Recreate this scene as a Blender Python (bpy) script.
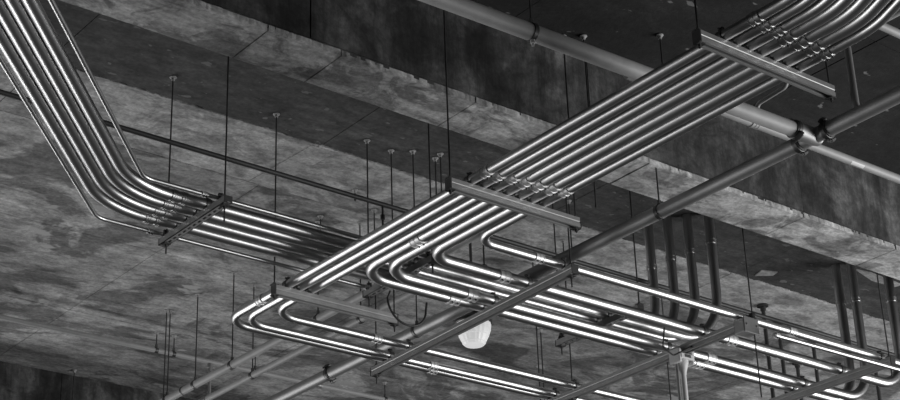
import bpy, bmesh, math, random
from mathutils import Vector, Matrix, Quaternion
random.seed(7)
S = bpy.context.scene
COL = S.collection
V = Vector
for o in list(bpy.data.objects):
    bpy.data.objects.remove(o)

# ------------------------------------------------------------------ camera, world, lights, exposure
cam_d = bpy.data.cameras.new('camera')
cam = bpy.data.objects.new('camera', cam_d)
COL.objects.link(cam)
cam_d.sensor_fit = 'HORIZONTAL'
cam_d.sensor_width = 36.0
cam_d.lens = 36.0 * 1731.5 / 900.0
cam_d.clip_start = 0.05
cam_d.clip_end = 200
YAW, PIT, ROL = math.radians(39.0715), math.radians(24.9831), math.radians(-1.9981)
fw = V((math.sin(YAW) * math.cos(PIT), math.cos(YAW) * math.cos(PIT), math.sin(PIT)))
rt = V((math.cos(YAW), -math.sin(YAW), 0))
up = rt.cross(fw)
r2 = rt * math.cos(ROL) + up * math.sin(ROL)
u2 = -rt * math.sin(ROL) + up * math.cos(ROL)
M = Matrix((r2, u2, -fw)).transposed().to_4x4()
M.translation = V((0, 0, 1.6))
cam.matrix_world = M
S.camera = cam

S.view_settings.view_transform = 'Standard'
S.view_settings.look = 'None'
S.view_settings.gamma = 1.0
S.view_settings.use_curve_mapping = False
S.view_settings.exposure = 0.5

wd = bpy.data.worlds.new('daylight')
S.world = wd
wd.use_nodes = True
wd.node_tree.nodes['Background'].inputs[0].default_value = (1, 1, 1, 1)
wd.node_tree.nodes['Background'].inputs[1].default_value = 0.015


def area(name, loc, target, sx, sy, power):
    d = bpy.data.lights.new(name, 'AREA')
    d.shape = 'RECTANGLE'
    d.size, d.size_y, d.energy = sx, sy, power
    o = bpy.data.objects.new(name, d)
    COL.objects.link(o)
    o.location = loc
    o.rotation_euler = (V(target) - V(loc)).to_track_quat('-Z', 'Y').to_euler()
    return o


# area lamps added for daylight through unseen openings, low under the slab
area('added_daylight', (-1.2, 14.6, 1.3), (-1.2, 0, 1.3), 13, 2.4, 430)
area('added_daylight', (12.6, 0.4, 2.0), (6, 6.5, 2.0), 8, 4.0, 620)  # added lamp, set close in to widen the sheen on the conduits


# ------------------------------------------------------------------ materials
def new_mat(name):
    m = bpy.data.materials.new(name)
    m.use_nodes = True
    nt = m.node_tree
    return m, nt, nt.nodes['Principled BSDF']


def node(nt, t, **kw):
    n = nt.nodes.new(t)
    for k, v in kw.items():
        setattr(n, k, v)
    return n


def ramp(nt, src, stops):
    r = node(nt, 'ShaderNodeValToRGB')
    el = r.color_ramp.elements
    while len(el) < len(stops):
        el.new(0.5)
    for e, (p, c) in zip(el, stops):
        e.position = p
        e.color = (c, c, c, 1)
    nt.links.new(src, r.inputs[0])
    return r.outputs[0]


def noise(nt, co, scale, detail=6, rough=0.6, dist=0.0):
    n = node(nt, 'ShaderNodeTexNoise')
    n.inputs['Scale'].default_value = scale
    n.inputs['Detail'].default_value = detail
    n.inputs['Roughness'].default_value = rough
    n.inputs['Distortion'].default_value = dist
    nt.links.new(co, n.inputs['Vector'])
    return n.outputs[0]


def mathn(nt, op, a, b):
    n = node(nt, 'ShaderNodeMath', operation=op)
    for i, x in enumerate((a, b)):
        if isinstance(x, (int, float)):
            n.inputs[i].default_value = x
        else:
            nt.links.new(x, n.inputs[i])
    return n.outputs[0]


def mapped(nt, scale=(1, 1, 1), rot=(0, 0, 0), loc=(0, 0, 0)):
    g = node(nt, 'ShaderNodeNewGeometry')
    mp = node(nt, 'ShaderNodeMapping')
    mp.inputs['Scale'].default_value = scale
    mp.inputs['Rotation'].default_value = rot
    mp.inputs['Location'].default_value = loc
    nt.links.new(g.outputs['Position'], mp.inputs[0])
    return mp.outputs[0]


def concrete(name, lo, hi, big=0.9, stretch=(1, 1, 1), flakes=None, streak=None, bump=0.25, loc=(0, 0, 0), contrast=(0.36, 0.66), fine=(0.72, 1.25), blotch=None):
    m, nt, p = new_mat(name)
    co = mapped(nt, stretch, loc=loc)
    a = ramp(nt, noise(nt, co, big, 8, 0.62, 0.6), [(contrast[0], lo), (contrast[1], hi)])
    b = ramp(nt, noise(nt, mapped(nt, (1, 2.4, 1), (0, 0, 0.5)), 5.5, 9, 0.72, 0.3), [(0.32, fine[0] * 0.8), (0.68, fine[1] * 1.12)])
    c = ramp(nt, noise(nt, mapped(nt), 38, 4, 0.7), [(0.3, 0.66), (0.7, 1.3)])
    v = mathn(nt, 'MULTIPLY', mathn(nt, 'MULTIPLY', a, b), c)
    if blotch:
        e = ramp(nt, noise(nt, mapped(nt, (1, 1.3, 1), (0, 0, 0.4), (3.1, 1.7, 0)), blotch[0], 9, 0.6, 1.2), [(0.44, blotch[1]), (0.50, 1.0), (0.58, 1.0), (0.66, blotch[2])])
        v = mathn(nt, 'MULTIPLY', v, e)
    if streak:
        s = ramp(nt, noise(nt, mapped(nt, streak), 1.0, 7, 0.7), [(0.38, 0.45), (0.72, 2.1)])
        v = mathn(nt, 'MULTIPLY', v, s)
    if flakes:
        f = ramp(nt, noise(nt, mapped(nt, (1, 1.8, 1), (0, 0, 0.3)), flakes[0], 3, 0.55), [(flakes[1], 0.0), (flakes[1] + 0.03, 1.0)])
        mx = node(nt, 'ShaderNodeMix', data_type='RGBA')
        nt.links.new(f, mx.inputs[0])
        nt.links.new(v, mx.inputs[6])
        mx.inputs[7].default_value = (flakes[2],) * 3 + (1,)
        v = mx.outputs[2]
    nt.links.new(v, p.inputs['Base Color'])
    p.inputs['Roughness'].default_value = 0.9
    bm_ = node(nt, 'ShaderNodeBump')
    bm_.inputs['Strength'].default_value = bump
    bm_.inputs['Distance'].default_value = 0.02
    nt.links.new(noise(nt, mapped(nt), 14, 8, 0.7), bm_.inputs['Height'])
    nt.links.new(bm_.outputs[0], p.inputs['Normal'])
    return m


def metal(name, base, rough, metallic=1.0, var=0.15, scale=9):
    m, nt, p = new_mat(name)
    n = noise(nt, mapped(nt), scale, 5, 0.6)
    nt.links.new(ramp(nt, n, [(0.3, base * (1 - var)), (0.7, base * (1 + var))]), p.inputs['Base Color'])
    p.inputs['Roughness'].default_value = rough
    p.inputs['Metallic'].default_value = metallic
    return m


def painted(name, base, rough=0.5, var=0.15, scale=12):
    return metal(name, base, rough, 0.0, var, scale)


MAT = dict(
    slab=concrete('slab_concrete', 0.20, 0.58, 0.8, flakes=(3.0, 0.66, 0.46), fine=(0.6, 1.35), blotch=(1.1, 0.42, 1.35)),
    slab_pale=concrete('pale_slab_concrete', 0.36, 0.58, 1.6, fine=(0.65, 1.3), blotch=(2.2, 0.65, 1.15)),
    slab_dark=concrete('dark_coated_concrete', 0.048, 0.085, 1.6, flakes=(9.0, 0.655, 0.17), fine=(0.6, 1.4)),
    slab_near=concrete('shade_darkened_near_slab', 0.012, 0.03, 2.0, flakes=(6.5, 0.67, 0.22)),  # near bay: dark coating, lowered further to hold the shade behind the beam
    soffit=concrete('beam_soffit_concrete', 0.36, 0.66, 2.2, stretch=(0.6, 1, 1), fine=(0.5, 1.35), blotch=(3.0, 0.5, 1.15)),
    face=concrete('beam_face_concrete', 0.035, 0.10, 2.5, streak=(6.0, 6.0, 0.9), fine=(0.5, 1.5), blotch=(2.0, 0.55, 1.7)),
    floor=concrete('floor_concrete', 0.05, 0.08, 0.5),
    wall=concrete('wall_concrete', 0.08, 0.12, 0.8),
    patch=concrete('bare_patch_concrete', 0.34, 0.45, 2.0),
    conduit=metal('galvanized_conduit_metal', 0.55, 0.36, 1.0, 0.05),
    coupling=metal('bright_coupling_metal', 0.78, 0.40, 0.45, 0.12, 40),
    strut=metal('galvanized_strut_metal', 0.36, 0.50, 0.6, 0.10, 20),
    box=metal('grey_box_steel', 0.22, 0.5, 0.6, 0.10, 20),
    dark=metal('dark_steel', 0.10, 0.45, 0.7, 0.2, 20),
    rod=metal('threaded_rod_steel', 0.10, 0.5, 0.8, 0.2, 30),
    pipe=metal('grey_steel_pipe', 0.34, 0.50, 0.7, 0.10),
    pipe_pale=painted('pale_grey_painted_pipe', 0.38, 0.5, 0.10),
    pipe_dark=painted('dark_painted_pipe', 0.04, 0.5, 0.2),
    cast=painted('pale_cast_fitting', 0.62, 0.45, 0.08),
    anchor=painted('anchor_dab', 0.42, 0.8, 0.3, 60),
    rubber=painted('black_rubber', 0.015, 0.5),
    sticker=painted('white_sticker', 0.75, 0.5, 0.05),
    ink=painted('black_ink', 0.02, 0.6),
)


def lamp_glass():
    m, nt, p = new_mat('prismatic_lamp_glass')
    p.inputs['Base Color'].default_value = (0.8, 0.8, 0.8, 1)
    p.inputs['Roughness'].default_value = 0.35
    p.inputs['Emission Color'].default_value = (1, 1, 1, 1)
    p.inputs['Emission Strength'].default_value = 0.28
    return m


MAT['lamp'] = lamp_glass()


# ------------------------------------------------------------------ mesh helpers
def link(name, bm, mat, parent=None, smooth=True):
    me = bpy.data.meshes.new(name)
    bm.normal_update()
    bm.to_mesh(me)
    bm.free()
    me.materials.append(mat)
    if smooth:
        for p in me.polygons:
            p.use_smooth = True
        me.set_sharp_from_angle(angle=math.radians(40))
    o = bpy.data.objects.new(name, me)
    COL.objects.link(o)
    if parent:
        o.parent = parent
    return o


def tag(o, label, cat, group=None):
    o['label'] = label
    o['category'] = cat
    if group:
        o['group'] = group
    return o


def empty(name, loc=(0, 0, 0)):
    o = bpy.data.objects.new(name, None)
    o.empty_display_size = 0.05
    COL.objects.link(o)
    return o


def fillet(pts, radii, seg=10):
    """polyline with rounded corners"""
    pts = [V(p) for p in pts]
    out = [pts[0]]
    for i in range(1, len(pts) - 1):
        a, b, c = pts[i - 1], pts[i], pts[i + 1]
        r = radii if isinstance(radii, (int, float)) else radii[i - 1]
        d1, d2 = (a - b).normalized(), (c - b).normalized()
        ang = d1.angle(d2)
        if r <= 0 or ang > math.pi - 1e-3:
            out.append(b)
            continue
        t = r / math.tan(ang / 2)
        cen = b + (d1 + d2).normalized() * (r / math.sin(ang / 2))
        s, e = b + d1 * t - cen, b + d2 * t - cen
        ax = s.cross(e).normalized()
        sw = s.angle(e)
        for k in range(seg + 1):
            out.append(cen + Quaternion(ax, sw * k / seg) @ s)
    out.append(pts[-1])
    return out


def tube(bm, pts, r, n=14, caps=True):
    pts = [V(p) for p in pts]
    tans = []
    for i in range(len(pts)):
        a = pts[max(0, i - 1)]
        b = pts[min(len(pts) - 1, i + 1)]
        tans.append((b - a).normalized())
    t0 = tans[0]
    ref = V((0, 0, 1)) if abs(t0.z) < 0.9 else V((1, 0, 0))
    nrm = (ref - t0 * ref.dot(t0)).normalized()
    rings = []
    for i, p in enumerate(pts):
        if i:
            q = tans[i - 1].rotation_difference(tans[i])
            nrm = q @ nrm
        nrm = (nrm - tans[i] * nrm.dot(tans[i])).normalized()
        bi = tans[i].cross(nrm)
        rr = r[i] if isinstance(r, (list, tuple)) else r
        rings.append([bm.verts.new(p + (nrm * math.cos(2 * math.pi * k / n) + bi * math.sin(2 * math.pi * k / n)) * rr) for k in range(n)])
    for A, B in zip(rings, rings[1:]):
        for k in range(n):
            bm.faces.new((A[k], A[(k + 1) % n], B[(k + 1) % n], B[k]))
    if caps:
        bm.faces.new(list(reversed(rings[0])))
        bm.faces.new(rings[-1])


def box(bm, c, s, rz=0.0, bevel=0.0):
    mt = Matrix.Translation(V(c)) @ Matrix.Rotation(rz, 4, 'Z') @ Matrix.Diagonal((s[0], s[1], s[2], 1))
    r = bmesh.ops.create_cube(bm, size=1.0, matrix=mt)
    if bevel:
        es = list({e for v in r['verts'] for e in v.link_edges})
        bmesh.ops.bevel(bm, geom=es, offset=bevel, segments=1, affect='EDGES')


def lathe_profile(p0, axis, prof, bm, n=16):
    """prof: list of (along, radius) from p0 along axis"""
    p0, axis = V(p0), V(axis).normalized()
    tube(bm, [p0 + axis * a for a, r in prof], [r for a, r in prof], n)


def path_point(pts, s):
    for a, b in zip(pts, pts[1:]):
        d = (b - a).length
        if s <= d:
            return a + (b - a) * (s / d), (b - a).normalized()
        s -= d
    return pts[-1], (pts[-1] - pts[-2]).normalized()


# ------------------------------------------------------------------ setting: floor, added light-blocking walls, slab, beams
ZS = 6.0          # slab soffit
ZB = 5.5          # beam soffit
BY0, BY1 = 5.566, 5.868


def struct(name, bm, mat, parent=None, smooth=False):
    o = link(name, bm, mat, parent, smooth)
    if not parent:
        o['kind'] = 'structure'
    return o


bm = bmesh.new(); box(bm, (7, 7, -0.1), (26, 24, 0.2)); struct('floor', bm, MAT['floor'])
bm = bmesh.new(); box(bm, (7, -5.1, 3.1), (26, 0.2, 6.2)); struct('blocker_wall_back', bm, MAT['wall'])  # unseen wall, added to block light from behind the camera
bm = bmesh.new(); box(bm, (-6.1, 7, 3.1), (0.2, 24, 6.2)); struct('blocker_wall_left', bm, MAT['wall'])  # unseen wall, added to block light from the left
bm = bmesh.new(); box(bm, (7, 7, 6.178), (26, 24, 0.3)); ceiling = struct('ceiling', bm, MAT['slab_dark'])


def jag_panel(name, x0, x1, y0, y1, z, th, mat, parent, j0=0.0, j1=0.0, gap=0.006, seed=0):
    """flat formed field of concrete; j0/j1 roughen its long edges"""
    rnd = random.Random(seed)
    bm = bmesh.new()
    n = max(1, int((x1 - x0) / 0.012)) if (j0 or j1) else 1
    lo, hi = [], []
    w0 = w1 = 0.0
    for i in range(n + 1):
        x = x0 + gap / 2 + (x1 - x0 - gap) * i / n
        w0 = 0.6 * w0 + rnd.uniform(-1, 1) * j0
        w1 = 0.6 * w1 + rnd.uniform(-1, 1) * j1
        lo.append((x, y0 + gap / 2 + w0)); hi.append((x, y1 - gap / 2 + w1))
    vb = [[bm.verts.new((x, y, z)) for x, y in lo], [bm.verts.new((x, y, z)) for x, y in hi]]
    vt = [[bm.verts.new((x, y, z + th)) for x, y in lo], [bm.verts.new((x, y, z + th)) for x, y in hi]]
    for i in range(n):
        bm.faces.new((vb[0][i], vb[1][i], vb[1][i + 1], vb[0][i + 1]))
        bm.faces.new((vb[0][i], vb[0][i + 1], vt[0][i + 1], vt[0][i]))
        bm.faces.new((vb[1][i + 1], vb[1][i], vt[1][i], vt[1][i + 1]))
    bm.faces.new((vb[0][0], vt[0][0], vt[1][0], vb[1][0]))
    bm.faces.new((vb[0][n], vb[1][n], vt[1][n], vt[0][n]))
    return link(name, bm, mat, parent, False)


TH = 0.03
XJ = [-1.8, -0.13, 1.54, 3.23, 4.90, 6.57, 8.24, 9.91, 11.6, 13.3]
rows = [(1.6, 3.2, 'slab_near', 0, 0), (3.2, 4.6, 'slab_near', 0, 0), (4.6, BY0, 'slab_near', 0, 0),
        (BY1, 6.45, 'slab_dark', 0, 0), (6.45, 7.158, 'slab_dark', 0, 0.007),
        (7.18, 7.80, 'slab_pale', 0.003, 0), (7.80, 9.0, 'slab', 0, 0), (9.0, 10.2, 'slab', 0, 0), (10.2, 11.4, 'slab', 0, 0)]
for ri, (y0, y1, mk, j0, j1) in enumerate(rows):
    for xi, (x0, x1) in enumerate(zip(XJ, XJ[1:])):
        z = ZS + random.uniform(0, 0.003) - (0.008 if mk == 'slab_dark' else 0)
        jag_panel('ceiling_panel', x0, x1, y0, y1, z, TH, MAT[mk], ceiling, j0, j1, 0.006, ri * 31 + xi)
# bare patches where the dark coating has come away
for pts in ([(8.38, 7.10), (8.35, 7.01), (8.46, 6.97), (8.48, 7.03)],
            [(8.85, 6.64), (9.0, 6.62), (9.36, 6.64), (9.34, 6.70), (9.12, 6.71)],
            [(4.86, 7.20), (5.02, 7.20), (4.98, 7.80), (4.82, 7.79)]):
    bm = bmesh.new()
    zz = ZS - 0.012 if pts[0][1] < 7.18 and pts[0][0] > 6 else ZS - 0.002
    a = [bm.verts.new((x, y, zz)) for x, y in pts]
    b = [bm.verts.new((x, y, ZS + 0.005)) for x, y in pts]
    bm.faces.new(a)
    for i in range(len(a)):
        k = (i + 1) % len(a)
        bm.faces.new((a[i], b[i], b[k], a[k]))
    bmesh.ops.recalc_face_normals(bm, faces=bm.faces)
    link('bare_patch', bm, MAT['patch'], ceiling, False)


def beam(y0, y1, zb, joints, fine_edge):
    bm = bmesh.new()
    box(bm, (6.5, (y0 + y1) / 2, (zb + 0.02 + 6.1) / 2), (17, y1 - y0 - 0.012, 6.1 - zb - 0.02))
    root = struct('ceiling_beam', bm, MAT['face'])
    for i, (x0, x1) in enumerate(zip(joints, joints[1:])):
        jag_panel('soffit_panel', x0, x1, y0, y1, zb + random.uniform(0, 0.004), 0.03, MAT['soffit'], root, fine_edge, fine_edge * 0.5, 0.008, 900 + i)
    # formed side panels, set between tie lines
    xs = [-1.9, 0.4, 2.1, 3.75, 5.45, 7.04, 8.72, 10.4, 12.1, 14.9]
    for x0, x1 in zip(xs, xs[1:]):
        bm = bmesh.new()
        yy = y0 + 0.006 - random.uniform(0.0, 0.004)
        box(bm, ((x0 + x1) / 2, yy + 0.004, (zb + 0.035 + ZS) / 2), (x1 - x0 - 0.006, 0.016, ZS - zb - 0.04))
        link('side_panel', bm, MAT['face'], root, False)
    return root


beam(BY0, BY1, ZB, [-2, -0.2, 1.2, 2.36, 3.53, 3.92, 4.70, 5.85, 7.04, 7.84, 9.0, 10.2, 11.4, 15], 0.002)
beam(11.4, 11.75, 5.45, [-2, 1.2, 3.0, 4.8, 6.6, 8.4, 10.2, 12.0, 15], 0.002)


# ------------------------------------------------------------------ hanging hardware
def zceil(y):
    return ZS - 0.009 if BY1 < y < 7.17 else ZS - 0.001


def rod_part(parent, x, y, z0, z1, r=0.0042, plate=True, name='threaded_rod'):
    z1 = min(z1, zceil(y))
    bm = bmesh.new()
    tube(bm, [(x, y, z0), (x, y, z1)], r, 8)
    o = link(name, bm, MAT['rod'], parent)
    if plate:
        bm = bmesh.new()
        lathe_profile((x, y, z1), (0, 0, -1), [(0.0, 0.019), (0.003, 0.019), (0.007, 0.011), (0.02, 0.009)], bm, 10)
        link('anchor', bm, MAT['anchor'], o)
    return o


def channel(bm, a, b, w=0.041, h=0.05, t=0.0035, slots=False):
    """strut channel from a to b (points on its top), open slot facing down, or slotted back facing down"""
    a, b = V(a), V(b)
    d = (b - a).normalized()
    s = d.cross(V((0, 0, 1)))
    if not slots:
        # C profile open at bottom, with returned lips and a shallow groove along each side
        g = 0.002
        prof = [(-w/2, 0), (w/2, 0), (w/2, -h*0.40), (w/2-g, -h*0.45), (w/2-g, -h*0.55), (w/2, -h*0.60), (w/2, -h), (w*0.24, -h), (w*0.24, -h+0.008), (w*0.24+t, -h+0.008), (w*0.24+t, -h+t), (w/2-t, -h+t), (w/2-t, -t),
                (-w/2+t, -t), (-w/2+t, -h+t), (-w*0.24-t, -h+t), (-w*0.24-t, -h+0.008), (-w*0.24, -h+0.008), (-w*0.24, -h), (-w/2, -h), (-w/2, -h*0.60), (-w/2+g, -h*0.55), (-w/2+g, -h*0.45), (-w/2, -h*0.40)]
        R = [[bm.verts.new(p + s * x + V((0, 0, z))) for x, z in prof] for p in (a, b)]
        n = len(prof)
        for i in range(n):
            k = (i + 1) % n
            bm.faces.new((R[0][i], R[0][k], R[1][k], R[1][i]))
        bm.faces.new(R[0]); bm.faces.new(list(reversed(R[1])))
    else:
        L = (b - a).length
        rz = math.atan2(d.y, d.x)
        for sd in (-1, 1):
            box(bm, (a + b) / 2 + s * sd * (w / 2 - t / 2) + V((0, 0, -h / 2)), (L, t, h), rz)
        nn = int(L / 0.045)
        st = L / nn
        for sd in (-1, 1):
            box(bm, (a + b) / 2 + s * sd * (w * 0.33) + V((0, 0, -h + t / 2)), (L, w * 0.34, t), rz)
        for i in range(nn + 1):
            c = a + d * (st * i)
            box(bm, c + V((0, 0, -h + t / 2)), (st * 0.36, w * 0.34, t), rz)
    bmesh.ops.recalc_face_normals(bm, faces=bm.faces)


def clamp_part(parent, c, d, r):
    """two-piece strut strap around a conduit at c running along d"""
    c, d = V(c), V(d).normalized()
    s = d.cross(V((0, 0, 1)))
    bm = bmesh.new()
    n = 12
    wd_ = 0.014
    rings = []
    for rr in (r + 0.0005, r + 0.0035):
        for o in (-wd_, wd_):
            rings.append([bm.verts.new(c + d * o + (s * math.cos(math.radians(-50 + 280 * k / n)) + V((0, 0, 1)) * math.sin(math.radians(-50 + 280 * k / n))) * rr) for k in range(n + 1)])
    i0, i1, o0, o1 = rings
    for k in range(n):
        bm.faces.new((o0[k], o0[k + 1], o1[k + 1], o1[k]))
        bm.faces.new((i0[k], i1[k], i1[k + 1], i0[k + 1]))
        bm.faces.new((i0[k], i0[k + 1], o0[k + 1], o0[k]))
        bm.faces.new((i1[k], o1[k], o1[k + 1], i1[k + 1]))
    for k in (0, n):
        bm.faces.new((i0[k], o0[k], o1[k], i1[k]))
    for sd in (-1, 1):
        box(bm, c + V((0, 0, r + 0.009)) + s * sd * 0.004, (0.024, 0.003, 0.018) if abs(d.x) > 0.5 else (0.003, 0.024, 0.018))
    bmesh.ops.recalc_face_normals(bm, faces=bm.faces)
    o = link('strap_clamp', bm, MAT['dark'], parent)
    bm = bmesh.new()
    lathe_profile(c + V((0, 0, r + 0.011)) - s * 0.016, s, [(0, 0.005), (0.006, 0.005), (0.0061, 0.003), (0.027, 0.003), (0.0271, 0.005), (0.032, 0.005)], bm, 6)
    link('bolt', bm, MAT['dark'], o)


def trapeze(label, a, b, rods, conduits, h=0.05, slots=False, mat='strut'):
    """a,b: ends of channel top; rods: list of (t along, z_bottom, z_top); conduits: list of (t, radius)"""
    a, b = V(a), V(b)
    d = (b - a).normalized()
    L = (b - a).length
    root = tag(empty('trapeze_hanger'), label, 'pipe hanger', 'trapezes under the conduits')
    bm = bmesh.new()
    channel(bm, a, b, h=h, slots=slots)
    link('strut_channel', bm, MAT[mat], root, False)
    cross = d.cross(V((0, 0, 1)))
    for t, z0, z1 in rods:
        p = a + d * t
        o = rod_part(root, p.x, p.y, z0, z1)
        rz = math.atan2(d.y, d.x)
        for dz in (0.004, -h - 0.004):
            bm = bmesh.new()
            box(bm, (p.x, p.y, a.z + dz), (0.034, 0.034, 0.006), rz)
            link('square_washer', bm, MAT['dark'], root, False)
            bm = bmesh.new()
            sg = 1 if dz > 0 else -1
            lathe_profile((p.x, p.y, a.z + dz + sg * 0.003), (0, 0, sg), [(0, 0.0085), (0.010, 0.0085)], bm, 6)
            link('hex_nut', bm, MAT['dark'], root, False)
    for t, r in conduits:
        clamp_part(root, a + d * t + V((0, 0, r)), cross, r)
    # end cap plates
    for p, sg in ((a, -1), (b, 1)):
        bm = bmesh.new()
        box(bm, p + d * sg * 0.002 + V((0, 0, -h / 2)), (0.006, 0.043, h + 0.002), math.atan2(d.y, d.x))
        link('end_cap', bm, MAT['dark'], root, False)
    return root


def coupling_part(parent, c, d, r, ln=0.05, mat='coupling', name='coupling', screws=True):
    c, d = V(c), V(d).normalized()
    bm = bmesh.new()
    h = ln / 2
    e = r + 0.0045
    lathe_profile(c - d * h, d, [(0, r), (0.0005, e), (0.006, e), (0.0065, r + 0.0025), (h - 0.003, r + 0.0025), (h - 0.002, e), (h + 0.002, e), (h + 0.003, r + 0.0025), (ln - 0.0065, r + 0.0025), (ln - 0.006, e), (ln - 0.0005, e), (ln, r)], bm, 16)
    o = link(name, bm, MAT[mat], parent)
    if screws:
        s = d.cross(V((0, 0, 1)))
        if s.length < 0.1:
            s = V((-1, 0, 0))
        s = (s.normalized() * 0.55 + V((0, 0, -0.83))).normalized()
        if d.y < -0.5 or d.x > 0.5 or d.y > 0.5:
            pass
        for k in (-1, 1):
            bm = bmesh.new()
            lathe_profile(c + d * k * ln * 0.25 + s * (r + 0.001), s, [(0, 0.005), (0.008, 0.005), (0.011, 0.003)], bm, 6)
            link('set_screw', bm, MAT['dark'], o)
    return o


def run(name, label, cat, pts, bend, r, mat, couplings=(), group=None, n=16, ln=0.05, seg=10, plain=False):
    """a bent tube with couplings; couplings are points that get snapped to the nearest place on the path"""
    path = fillet(pts, bend, seg)
    bm = bmesh.new()
    tube(bm, path, r, n)
    o = tag(link(name, bm, MAT[mat], None), label, cat, group)
    for c in couplings:
        c = V(c)
        best = None
        for a, b in zip(path, path[1:]):
            ab = b - a
            t = max(0, min(1, (c - a).dot(ab) / ab.length_squared))
            q = a + ab * t
            dd = (q - c).length
            if best is None or dd < best[0]:
                best = (dd, q, ab.normalized())
        dull = plain or abs(best[2].z) > 0.5 or best[1].y < 4.5
        coupling_part(o, best[1], best[2], r, 0.03 if abs(best[2].z) > 0.5 else ln, 'conduit' if dull else 'coupling', 'coupling', not plain)
    return o


# ------------------------------------------------------------------ overhead conduit rack (seven runs, one level)
ZT = 4.993                                 # top of all main struts
RXS = [4.545, 4.615, 4.685, 4.757, 4.832, 4.905, 4.978]
RAD = [0.0235, 0.0235, 0.0235, 0.031, 0.031, 0.031, 0.0235]
YEND = [7.575, 7.52, 7.335, 6.64, 6.545, 6.255, 5.955]
C2Y = [5.33, 5.33, 5.31, 5.31, 5.30, 5.29, 5.28]
C1Y = [3.70, 3.71, 3.71, 3.73, 3.72, 3.72, 3.72]
XC = [5.97, 5.93, 5.39, 5.385, 5.43, 5.41, 5.39]
RXS, YEND, C2Y, C1Y, XC = [[v * 1.0053 for v in q] for q in (RXS, YEND, C2Y, C1Y, XC)]
names = ['left edge of the seven-run rack, forming the outer far left loop',
         'second from the rack left edge, inner of two nested left loops',
         'third from the rack left edge, small loop below the left trapeze',
         'thick, left one of the two nested bends mid-picture',
         'thick, right one of the two nested bends mid-picture',
         'thick, bending alone just right of the nested pair',
         'right edge of the seven-run rack, bending nearest the centre trapeze']
for i in range(7):
    x, r, y = RXS[i], RAD[i], YEND[i]
    z = ZT + r
    br = [0.165, 0.165, 0.17, 0.20, 0.20, 0.16, 0.125][i]
    pts = [(x - 0.75, 1.75, z), (x, 3.50, z), (x, y, z)]
    cps = [(x, C2Y[i], z), (x, C1Y[i], z), (XC[i], y, z)]
    bends = [0.5, br]
    if i in (3, 4, 5):
        wx = {3: 8.705, 4: 8.74, 5: 8.72}[i]
        pts += [(wx, y, z), (wx, y, zceil(y))]
        bends.append(0.23)
        cps += [(7.27 if i < 5 else 7.14, y, z), (wx, y, 5.72 if i < 5 else 5.62)]
    else:
        pts += [(10.2, y, z)]
        if i == 6:
            cps.append((7.32, y, z))
        if i == 0:
            cps.append((x, 7.24, z))
    if i == 3:
        cps.append((x, 6.15, z))
    run('conduit', 'galvanized conduit, ' + names[i], 'conduit', pts, bends, r, 'conduit', cps, 'conduits of the seven-run rack', ln=0.055 if r < 0.025 else 0.072)

trapeze('channel trapeze nearest the top right, under all seven rack conduits', (4.425, 3.90, ZT), (5.215, 3.90, ZT),
        [(0.008, 4.92, ZS), (0.78, 4.92, ZS)], [(x - 4.425, r) for x, r in zip(RXS, RAD)])
trapeze('channel trapeze at picture centre, carrying the seven-run rack', (4.445, 5.48, ZT), (5.228, 5.48, ZT),
        [(0.008, 4.92, ZS), (0.772, 4.92, ZS)], [(x - 4.445, r) for x, r in zip(RXS, RAD)])
trapeze('channel trapeze left of centre under only three rack conduits', (4.485, 6.985, ZT), (5.262, 6.985, ZT),
        [(0.002, 4.92, ZS), (0.770, 4.90, ZS)], [(x - 4.485, r) for x, r in zip(RXS[:3], RAD)])


def cross_trapeze(label, xa, ya, xb, yb, rods, n0=0):
    a, b = V((xa, ya, ZT)), V((xb, yb, ZT))
    L = (b - a).length
    cs = []
    for y, r in zip(YEND, RAD):
        if ya < y < yb:
            cs.append(((y - ya) / (yb - ya) * L, r))
    return trapeze(label, a, b, rods, cs)


cross_trapeze('long diagonal channel trapeze in front of the glass lamp', 5.592, 5.905, 5.66, 7.735, [(0.03, 4.88, ZS), (1.80, 4.89, ZS)])
cross_trapeze('long channel trapeze with the junction box on its upper end', 6.915, 6.03, 6.923, 7.73, [(1.37, 4.91, ZS), (1.67, 4.91, ZS)])
cross_trapeze('channel trapeze in the bottom right corner by the dark risers', 8.106, 5.90, 8.09, 7.75, [(0.02, 4.88, ZS), (1.8, 4.9, ZS)])

# ------------------------------------------------------------------ left bundle: four thick conduits and two thin ones
TZ = 5.09
TY = [6.57, 6.665, 6.757, 6.852]
VX = [7.382, 7.292, 7.212, 7.138]
VC = [5.80, 5.745, 5.715, 5.67]
CX_ = [3.70, 3.71, 3.715, 3.72]
tn = ['rightmost of four thick ones curving in from top left',
      'second from right of four thick ones curving from top left',
      'third from right of four thick ones curving from top left',
      'leftmost of four thick ones curving in from top left']
ang = math.radians(48)
dx, dy = -math.cos(ang), -math.sin(ang)
for i in range(4):
    y, z, r = TY[i], TZ + 0.03, 0.0295
    kx = 3.42
    ln = 3.4
    run('conduit', 'galvanized conduit, ' + tn[i], 'conduit',
        [(kx + dx * ln, y + dy * ln, z), (kx, y, z), (VX[i], y, z), (VX[i], y, zceil(y))], [0.55, 0.34], r, 'conduit',
        [(CX_[i], y, z), (CX_[i] - 0.055, y, z), (VX[i], y, VC[i])], 'thick conduits of the top left bundle', ln=0.03, plain=True)
for y, k, x1, lab in ((6.44, 3.42, 6.42, 'thin conduit along the right side of the thick top left bundle'),
                      (6.955, 3.45, 5.1, 'thin conduit along the left side of the thick top left bundle')):
    z = TZ + 0.012
    run('thin_conduit', lab, 'conduit', [(k + dx * 3.4, y + dy * 3.4, z), (k, y, z), (x1, y, z)], [0.12], 0.011, 'conduit', [(x1 - 0.05, y, z), (3.74, y, z)], n=10, ln=0.03)
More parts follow.
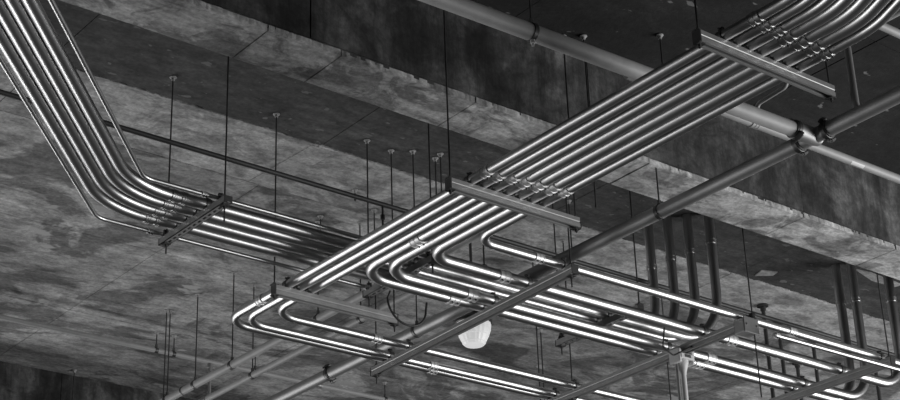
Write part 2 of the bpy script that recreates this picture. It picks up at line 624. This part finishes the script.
for x, lab, rods in ((3.83, 'perforated strut trapeze under the thick bundle at left', [(0.03, 4.97, ZS), (0.575, 5.0, ZS)]),
                     (5.07, 'trapeze under the thick bundle, hidden behind the crossing rack', [(0.02, 5.0, ZS), (0.575, 5.0, ZS)]),
                     (6.445, 'trapeze end above the paired conduits, left of the four dark risers', [(0.008, 5.0, ZS), (0.66, 5.0, ZS)])):
    ya = 6.385 if x > 4 else 6.372
    ya = 6.30 if x > 6 else ya
    trapeze(lab, (x, ya, TZ), (x, 6.985, TZ), rods, [(y - ya, 0.0295) for y in TY] + [(6.44 - ya, 0.011), (6.955 - ya, 0.011)], h=0.035, slots=True)


# ------------------------------------------------------------------ water pipes and other runs
def ring_part(parent, c, d, r, name='hanger_ring', w=0.012, mat='dark', lug=True):
    c, d = V(c), V(d).normalized()
    bm = bmesh.new()
    lathe_profile(c - d * w, d, [(0, r), (0.001, r + 0.004), (2 * w - 0.001, r + 0.004), (2 * w, r)], bm, 18)
    if lug:
        box(bm, c + V((0, 0, r + 0.014)), (0.014, 0.014, 0.026))
    return link(name, bm, MAT[mat], parent)


def pipe_hanger(parent, c, d, r, ztop=ZS, ox=0.0):
    o = ring_part(parent, c, d, r)
    rod_part(o, c[0], c[1], c[2] + r + 0.012, ztop, 0.0042)
    return o


def grooved_coupling(parent, c, d, r):
    """two-piece housing with bolt ears"""
    c, d = V(c), V(d).normalized()
    s = d.cross(V((0, 0, 1))).normalized()
    bm = bmesh.new()
    lathe_profile(c - d * 0.024, d, [(0.004, r), (0.006, r + 0.005), (0.012, r + 0.006), (0.014, r + 0.009), (0.034, r + 0.009), (0.036, r + 0.006), (0.042, r + 0.005), (0.044, r)], bm, 20)
    o = link('grooved_coupling', bm, MAT['pipe_ring'] if 'pipe_ring' in MAT else MAT['dark'], parent)
    q = (s * 0.5 + V((0, 0, -0.86))).normalized()
    for sg in (1, -1):
        bm = bmesh.new()
        e = c + q * sg * (r + 0.013)
        tq = d.cross(q).normalized()
        lathe_profile(e - tq * 0.024, tq, [(0, 0.010), (0.010, 0.010), (0.0101, 0.013), (0.022, 0.013), (0.026, 0.013), (0.038, 0.013), (0.0381, 0.009), (0.05, 0.009), (0.0501, 0.005), (0.06, 0.005)], bm, 8)
        link('bolt_ear', bm, MAT['dark'], o)


ZD, DR = 5.25, 0.037
DX, GY = 5.915, 4.565
bm = bmesh.new(); tube(bm, [(DX, 0.5, ZD), (DX, 13.5, ZD)], DR, 24)
o = tag(link('water_main', bm, MAT['pipe']), 'long grey pipe running diagonally from bottom left to the right edge', 'pipe')
for y in (7.64, 5.587):
    pipe_hanger(o, (DX, y, ZD), (0, 1, 0), DR)
for y in (8.55, GY + 0.085, GY - 0.085):
    grooved_coupling(o, (DX, y, ZD), (0, 1, 0), DR)
bm = bmesh.new(); lathe_profile((DX - 0.12, GY, ZD), (1, 0, 0), [(0, DR), (0.002, DR + 0.006), (0.12, DR + 0.006), (0.155, DR)], bm, 20)
link('tee_outlet', bm, MAT['pipe'], o)
bm = bmesh.new(); tube(bm, [(DX, 4.30, ZD), (DX, 4.30, zceil(4.3))], 0.018, 10)
link('riser', bm, MAT['pipe'], o)

bm = bmesh.new(); tube(bm, [(1.5, GY + 0.091, ZD), (DX - 0.075, GY, ZD)], DR, 24)
o = tag(link('branch_pipe', bm, MAT['pipe_pale']), 'thick light grey pipe from the top centre ending at the pipe tee', 'pipe')
grooved_coupling(o, (DX - 0.13, GY, ZD), (1, 0, 0), DR)
ring_part(o, (4.20, GY + 0.034, ZD), (1, -0.021, 0), DR, 'ring_clamp', 0.011)
bm = bmesh.new(); lathe_profile((4.20, GY + 0.03, ZD - DR - 0.03), (0, 0, 1), [(0, 0.006), (0.012, 0.006), (0.0121, 0.011), (0.02, 0.011), (0.03, 0.011)], bm, 8)
link('clamp_bolt', bm, MAT['coupling'], o)
rod_part(o, 4.20, GY + 0.034, ZD + DR, ZS)
path = fillet([(5.535, GY, ZD + 0.03), (5.535, GY, ZD + 0.055), (5.515, 4.36, ZD + 0.055), (5.515, 4.36, ZD + 0.14)], 0.028)
bm = bmesh.new(); tube(bm, path, 0.0105, 10); link('sprig', bm, MAT['pipe_pale'], o)

bm = bmesh.new(); tube(bm, [(5.1, 4.947, 5.5), (12, 4.947, 5.5)], 0.023, 20)
o = tag(link('drain_pipe', bm, MAT['pipe_pale']), 'pale grey pipe with a white sticker passing behind the tee', 'pipe')
coupling_part(o, (5.96, 4.947, 5.5), (1, 0, 0), 0.023, 0.05, 'pipe_pale', 'union', False)
bm = bmesh.new()
n = 8
vv = []
for x in (6.68, 6.78):
    vv.append([bm.verts.new((x, 4.947 - 0.0236 * math.cos(math.radians(-82 + 50 * k / n)), 5.5 + 0.0236 * math.sin(math.radians(-82 + 50 * k / n)))) for k in range(n + 1)])
for k in range(n):
    bm.faces.new((vv[0][k], vv[1][k], vv[1][k + 1], vv[0][k + 1]))
bmesh.ops.recalc_face_normals(bm, faces=bm.faces)
st = link('sticker', bm, MAT['sticker'], o)
st['label'] = 'white rectangular sticker'
rod_part(o, 7.9, 4.947, 5.52, ZS)

bm = bmesh.new(); tube(bm, [(5.2, 4.07, 5.6), (12, 4.07, 5.6)], 0.02, 16)
o = tag(link('branch_pipe', bm, MAT['pipe_pale']), 'short view of grey pipe in the top right corner behind the bending rack', 'pipe')
rod_part(o, 7.2, 4.07, 5.61, ZS)

# two sloping-in-view pipes at lower left
bm = bmesh.new(); tube(bm, [(5.475, 1.5, 5.36), (5.475, 13.5, 5.36)], 0.026, 18)
o = tag(link('sprinkler_pipe', bm, MAT['pipe_pale']), 'upper left of the two parallel grey pipes leaving the bottom left edge', 'pipe')
for y in (9.835, 9.468, 9.01, 8.037):
    pipe_hanger(o, (5.475, y, 5.36), (0, 1, 0), 0.026)
for y in (9.62, 10.0):
    ring_part(o, (5.475, y, 5.36), (0, 1, 0), 0.026, 'joint_band', 0.006, 'dark', False)
bm = bmesh.new()
tube(bm, fillet([(5.475, 6.43, 5.385), (5.445, 6.43, 5.40), (5.437, 6.43, 5.34), (5.437, 6.43, 5.13)], 0.012), 0.0045, 8)
link('hook_rod', bm, MAT['rod'], o)
bm = bmesh.new(); box(bm, (5.437, 6.436, 5.125), (0.03, 0.035, 0.03), 0, 0.004); link('clip', bm, MAT['dark'], o)
bm = bmesh.new(); box(bm, (5.475, 6.72, 5.375), (0.03, 0.05, 0.075), 0, 0.006); link('beam_clamp', bm, MAT['dark'], o)
bm = bmesh.new(); tube(bm, [(5.692, 13.5, 5.36), (5.692, 7.05, 5.36)], 0.022, 16)
o = tag(link('sprinkler_pipe', bm, MAT['pipe_pale']), 'lower right of the two parallel grey pipes leaving the bottom left edge', 'pipe')
for y in (9.11, 7.9):
    pipe_hanger(o, (5.692, y, 5.36), (0, 1, 0), 0.022)
coupling_part(o, (5.692, 9.7, 5.36), (0, 1, 0), 0.022, 0.05, 'pipe', 'coupling', True)

# slender pipes under the slab, along the beams
bm = bmesh.new(); tube(bm, [(-1, 6.92, 5.6), (12, 6.92, 5.6)], 0.0135, 12)
o = tag(link('slender_pipe', bm, MAT['pipe_dark']), 'slender black pipe crossing the pale slab behind the rack', 'pipe')
for x in (5.36, 5.52, 6.54):
    pipe_hanger(o, (x, 6.92, 5.6), (1, 0, 0), 0.0135)
for x in (5.14, 5.29):
    bm = bmesh.new(); tube(bm, [(x, 6.92, 5.59), (x, 6.92, 5.42)], 0.006, 8)
    lathe_profile((x, 6.92, 5.54), (0, 0, -1), [(0, 0.007), (0.004, 0.013), (0.03, 0.013), (0.034, 0.007)], bm, 10)
    link('drop_rod', bm, MAT['rod'], o)
bm = bmesh.new(); tube(bm, [(-1, 10.24, 5.86), (13, 10.24, 5.86)], 0.017, 12)
o = tag(link('slender_pipe', bm, MAT['pipe_pale']), 'slender grey pipe along the slab at bottom left', 'pipe')
for x in (5.60, 5.74, 6.42, 7.6):
    pipe_hanger(o, (x, 10.24, 5.86), (1, 0, 0), 0.017)
coupling_part(o, (6.98, 10.24, 5.86), (1, 0, 0), 0.017, 0.05, 'pipe', 'coupling', False)
bm = bmesh.new(); tube(bm, [(6.04, 10.24, 5.86), (6.04, 10.24, 4.9)], 0.012, 10)
lathe_profile((6.04, 10.24, 5.845), (0, 0, -1), [(0, 0.02), (0.03, 0.02), (0.034, 0.016), (0.06, 0.016)], bm, 12)
link('drop_pipe', bm, MAT['pipe'], o)
bm = bmesh.new(); tube(bm, [(7.02, 5.86, 4.895), (8.22, 5.845, 4.895)], 0.0135, 12)
o = tag(link('thin_conduit', bm, MAT['conduit']), 'thin bright conduit from the junction box to the corner trapeze', 'conduit')
coupling_part(o, (7.04, 5.86, 4.895), (1, 0, 0), 0.0135, 0.03)
coupling_part(o, (8.19, 5.845, 4.895), (1, 0, 0), 0.0135, 0.035)


# ------------------------------------------------------------------ single rods left hanging from the slab
def loose_rod(label, x, y, z0, r=0.0042, z1=ZS):
    root = tag(empty('hanger_rod'), label, 'rod', 'single rods hanging from the slab')
    rod_part(root, x, y, z0, z1, r)
    bm = bmesh.new()
    lathe_profile((x, y, z0 + 0.012), (0, 0, -1), [(0, 0.0075), (0.009, 0.0075)], bm, 6)
    link('hex_nut', bm, MAT['dark'], root, False)


loose_rod('thin rod hanging from the dark ceiling strip beside the centre trapeze', 5.51, 6.86, 5.3)
loose_rod('short rod ending above the thick bundle left of the crossing rack', 5.44, 7.96, 5.80)
loose_rod('stub rod on the pale slab above the slender black pipe', 5.40, 7.54, 5.93)
loose_rod('rod at bottom left corner in front of the far beam', 5.49, 11.28, 5.3)
loose_rod('leftmost of the thin rods above the bottom left pipes', 5.45, 9.84, 5.3)
loose_rod('rod with pale anchor under the top right dark slab beside the rack', 5.61, 5.19, 5.56)
loose_rod('thin rod over the rack at the picture top, right of the first trapeze', 4.98, 3.62, 5.06)
loose_rod('wire-thin rod in front of the dark beam face by the light pipe', 5.30, 5.42, 5.05)
loose_rod('rod hanging below the lower conduit pair, left of two', 7.86, 8.70, 5.2, 0.005)

# dark drop pipes behind the lower right conduits
for k, (x, y, lab) in enumerate(((8.85, 7.46, 'dark drop pipe with a ceiling flange below the junction box'),
                                 (9.20, 7.63, 'dark drop pipe just right of the flanged one'),
                                 (9.70, 7.74, 'dark drop pipe nearest the bottom right trapeze'),
                                 (9.98, 8.14, 'dark drop pipe low between two others at bottom right'),
                                 (10.35, 7.70, 'short visible dark pipe below the corner trapeze'))):
    root = tag(empty('drop_pipe'), lab, 'pipe', 'dark drop pipes at lower right')
    bm = bmesh.new(); tube(bm, [(x, y, 4.4), (x, y, zceil(y))], 0.0145, 10); link('pipe', bm, MAT['pipe_dark'], root)
    bm = bmesh.new(); lathe_profile((x, y, zceil(y)), (0, 0, -1), [(0, 0.04), (0.012, 0.04), (0.014, 0.02), (0.04, 0.02)], bm, 14); link('flange', bm, MAT['pipe_dark'], root)

# ------------------------------------------------------------------ junction box, drop conduit with fitting, lamp, cable
root = tag(empty('junction_box'), 'square steel box on the end of the lower right trapeze', 'electrical box')
bm = bmesh.new(); box(bm, (6.925, 5.975, 4.955), (0.11, 0.075, 0.085), 0, 0.005); link('box_body', bm, MAT['strut'], root, False)
bm = bmesh.new(); box(bm, (6.925, 5.934, 4.955), (0.118, 0.006, 0.092), 0, 0.002); link('cover', bm, MAT['box'], root, False)
for x in (6.885, 6.965):
    bm = bmesh.new(); lathe_profile((x, 5.932, 4.955), (0, -1, 0), [(0, 0.006), (0.004, 0.006), (0.006, 0.003)], bm, 8); link('cover_screw', bm, MAT['dark'], root)
bm = bmesh.new(); lathe_profile((6.962, 5.95, 4.997), (0, 0, 1), [(0, 0.022), (0.012, 0.022), (0.013, 0.016), (0.03, 0.016), (0.031, 0.02), (0.04, 0.018)], bm, 8); link('knockout_fitting', bm, MAT['dark'], root)
rod_part(root, 6.962, 5.95, 4.55, ZS)

root = tag(empty('drop_conduit'), 'pale vertical conduit with a clevis fitting hanging under the long trapeze', 'conduit')
bx, by = 6.92, 6.47
bm = bmesh.new(); tube(bm, [(bx, by, 4.87), (bx, by, 3.6)], 0.0165, 14); link('pipe', bm, MAT['cast'], root)
bm = bmesh.new(); tube(bm, [(bx - 0.035, by + 0.01, 4.89), (bx - 0.035, by + 0.01, 3.6)], 0.010, 10); link('side_tube', bm, MAT['pipe'], root)
bm = bmesh.new()
lathe_profile((bx, by, 4.82), (0, 0, 1), [(0, 0.0175), (0.02, 0.021), (0.05, 0.03), (0.07, 0.036), (0.085, 0.036), (0.09, 0.03)], bm, 14)
link('reducer', bm, MAT['cast'], root)
bm = bmesh.new(); box(bm, (bx, by, 4.922), (0.11, 0.095, 0.034), 0, 0.006); link('saddle', bm, MAT['cast'], root, False)
for sx in (-1, 1):
    bm = bmesh.new(); box(bm, (bx + sx * 0.052, by, 4.925), (0.024, 0.085, 0.085), 0, 0.005); link('saddle_ear', bm, MAT['cast'], root, False)
bm = bmesh.new(); box(bm, (bx, by - 0.049, 4.922), (0.045, 0.004, 0.016)); link('nameplate', bm, MAT['dark'], root, False)

root = tag(empty('pendant_lamp'), 'white prismatic glass lamp hanging behind the long diagonal trapeze', 'lamp')
lx, ly, lz = 6.27, 7.54, 5.27
bm = bmesh.new()
prof = [(0.0, 0.03), (0.001, 0.060), (0.010, 0.068), (0.05, 0.088), (0.09, 0.103), (0.13, 0.108), (0.14, 0.104)]
nseg = 40
rings = []
for zz, rr in prof:
    rings.append([bm.verts.new((lx + math.cos(2 * math.pi * k / nseg) * rr * (1 - 0.03 * (k % 2)), ly + math.sin(2 * math.pi * k / nseg) * rr * (1 - 0.03 * (k % 2)), lz - 0.07 + zz)) for k in range(nseg)])
for A, B in zip(rings, rings[1:]):
    for k in range(nseg):
        bm.faces.new((A[k], A[(k + 1) % nseg], B[(k + 1) % nseg], B[k]))
bm.faces.new(list(reversed(rings[0]))); bm.faces.new(rings[-1])
link('glass_refractor', bm, MAT['lamp'], root, False)
for zz, rr in ((0.012, 0.069), (0.055, 0.089)):
    bm = bmesh.new(); lathe_profile((lx, ly, lz - 0.07 + zz), (0, 0, 1), [(0, rr), (0.002, rr + 0.003), (0.006, rr + 0.003), (0.008, rr)], bm, 30); link('glass_band', bm, MAT['lamp'], root)
bm = bmesh.new(); lathe_profile((lx, ly, lz + 0.066), (0, 0, 1), [(0, 0.110), (0.004, 0.114), (0.02, 0.114), (0.05, 0.08), (0.055, 0.055), (0.13, 0.05), (0.14, 0.03), (0.17, 0.02)], bm, 24); link('lamp_housing', bm, MAT['dark'], root)
bm = bmesh.new(); tube(bm, [(lx, ly, lz + 0.22), (lx, ly, zceil(ly))], 0.009, 8); link('stem', bm, MAT['dark'], root)

path = [V((5.02 + 0.0 * t, 6.70, 4.98)) for t in (0,)]
cpts = []
for k in range(25):
    t = k / 24
    a_ = math.pi * (1.0 + t)
    cpts.append(V((5.14 + 0.125 * math.cos(a_), 6.72 - 0.0 * t, 4.955 + 0.115 * math.sin(a_) - 0.02 * t)))
cpts = [V((5.02, 6.70, 4.99))] + cpts + [V((5.265, 6.71, 4.98))]
bm = bmesh.new(); tube(bm, cpts, 0.006, 10)
tag(link('cable_loop', bm, MAT['rubber']), 'black cable loop hanging below the paired big bends', 'cable')
cp = fillet([(6.62, 6.29, 5.035), (6.70, 6.40, 4.93), (6.80, 6.42, 4.90), (6.90, 6.36, 4.96)], 0.03)
bm = bmesh.new(); tube(bm, cp, 0.005, 8)
tag(link('cable_loop', bm, MAT['rubber']), 'small black cable drooping beside the long lower right trapeze', 'cable')
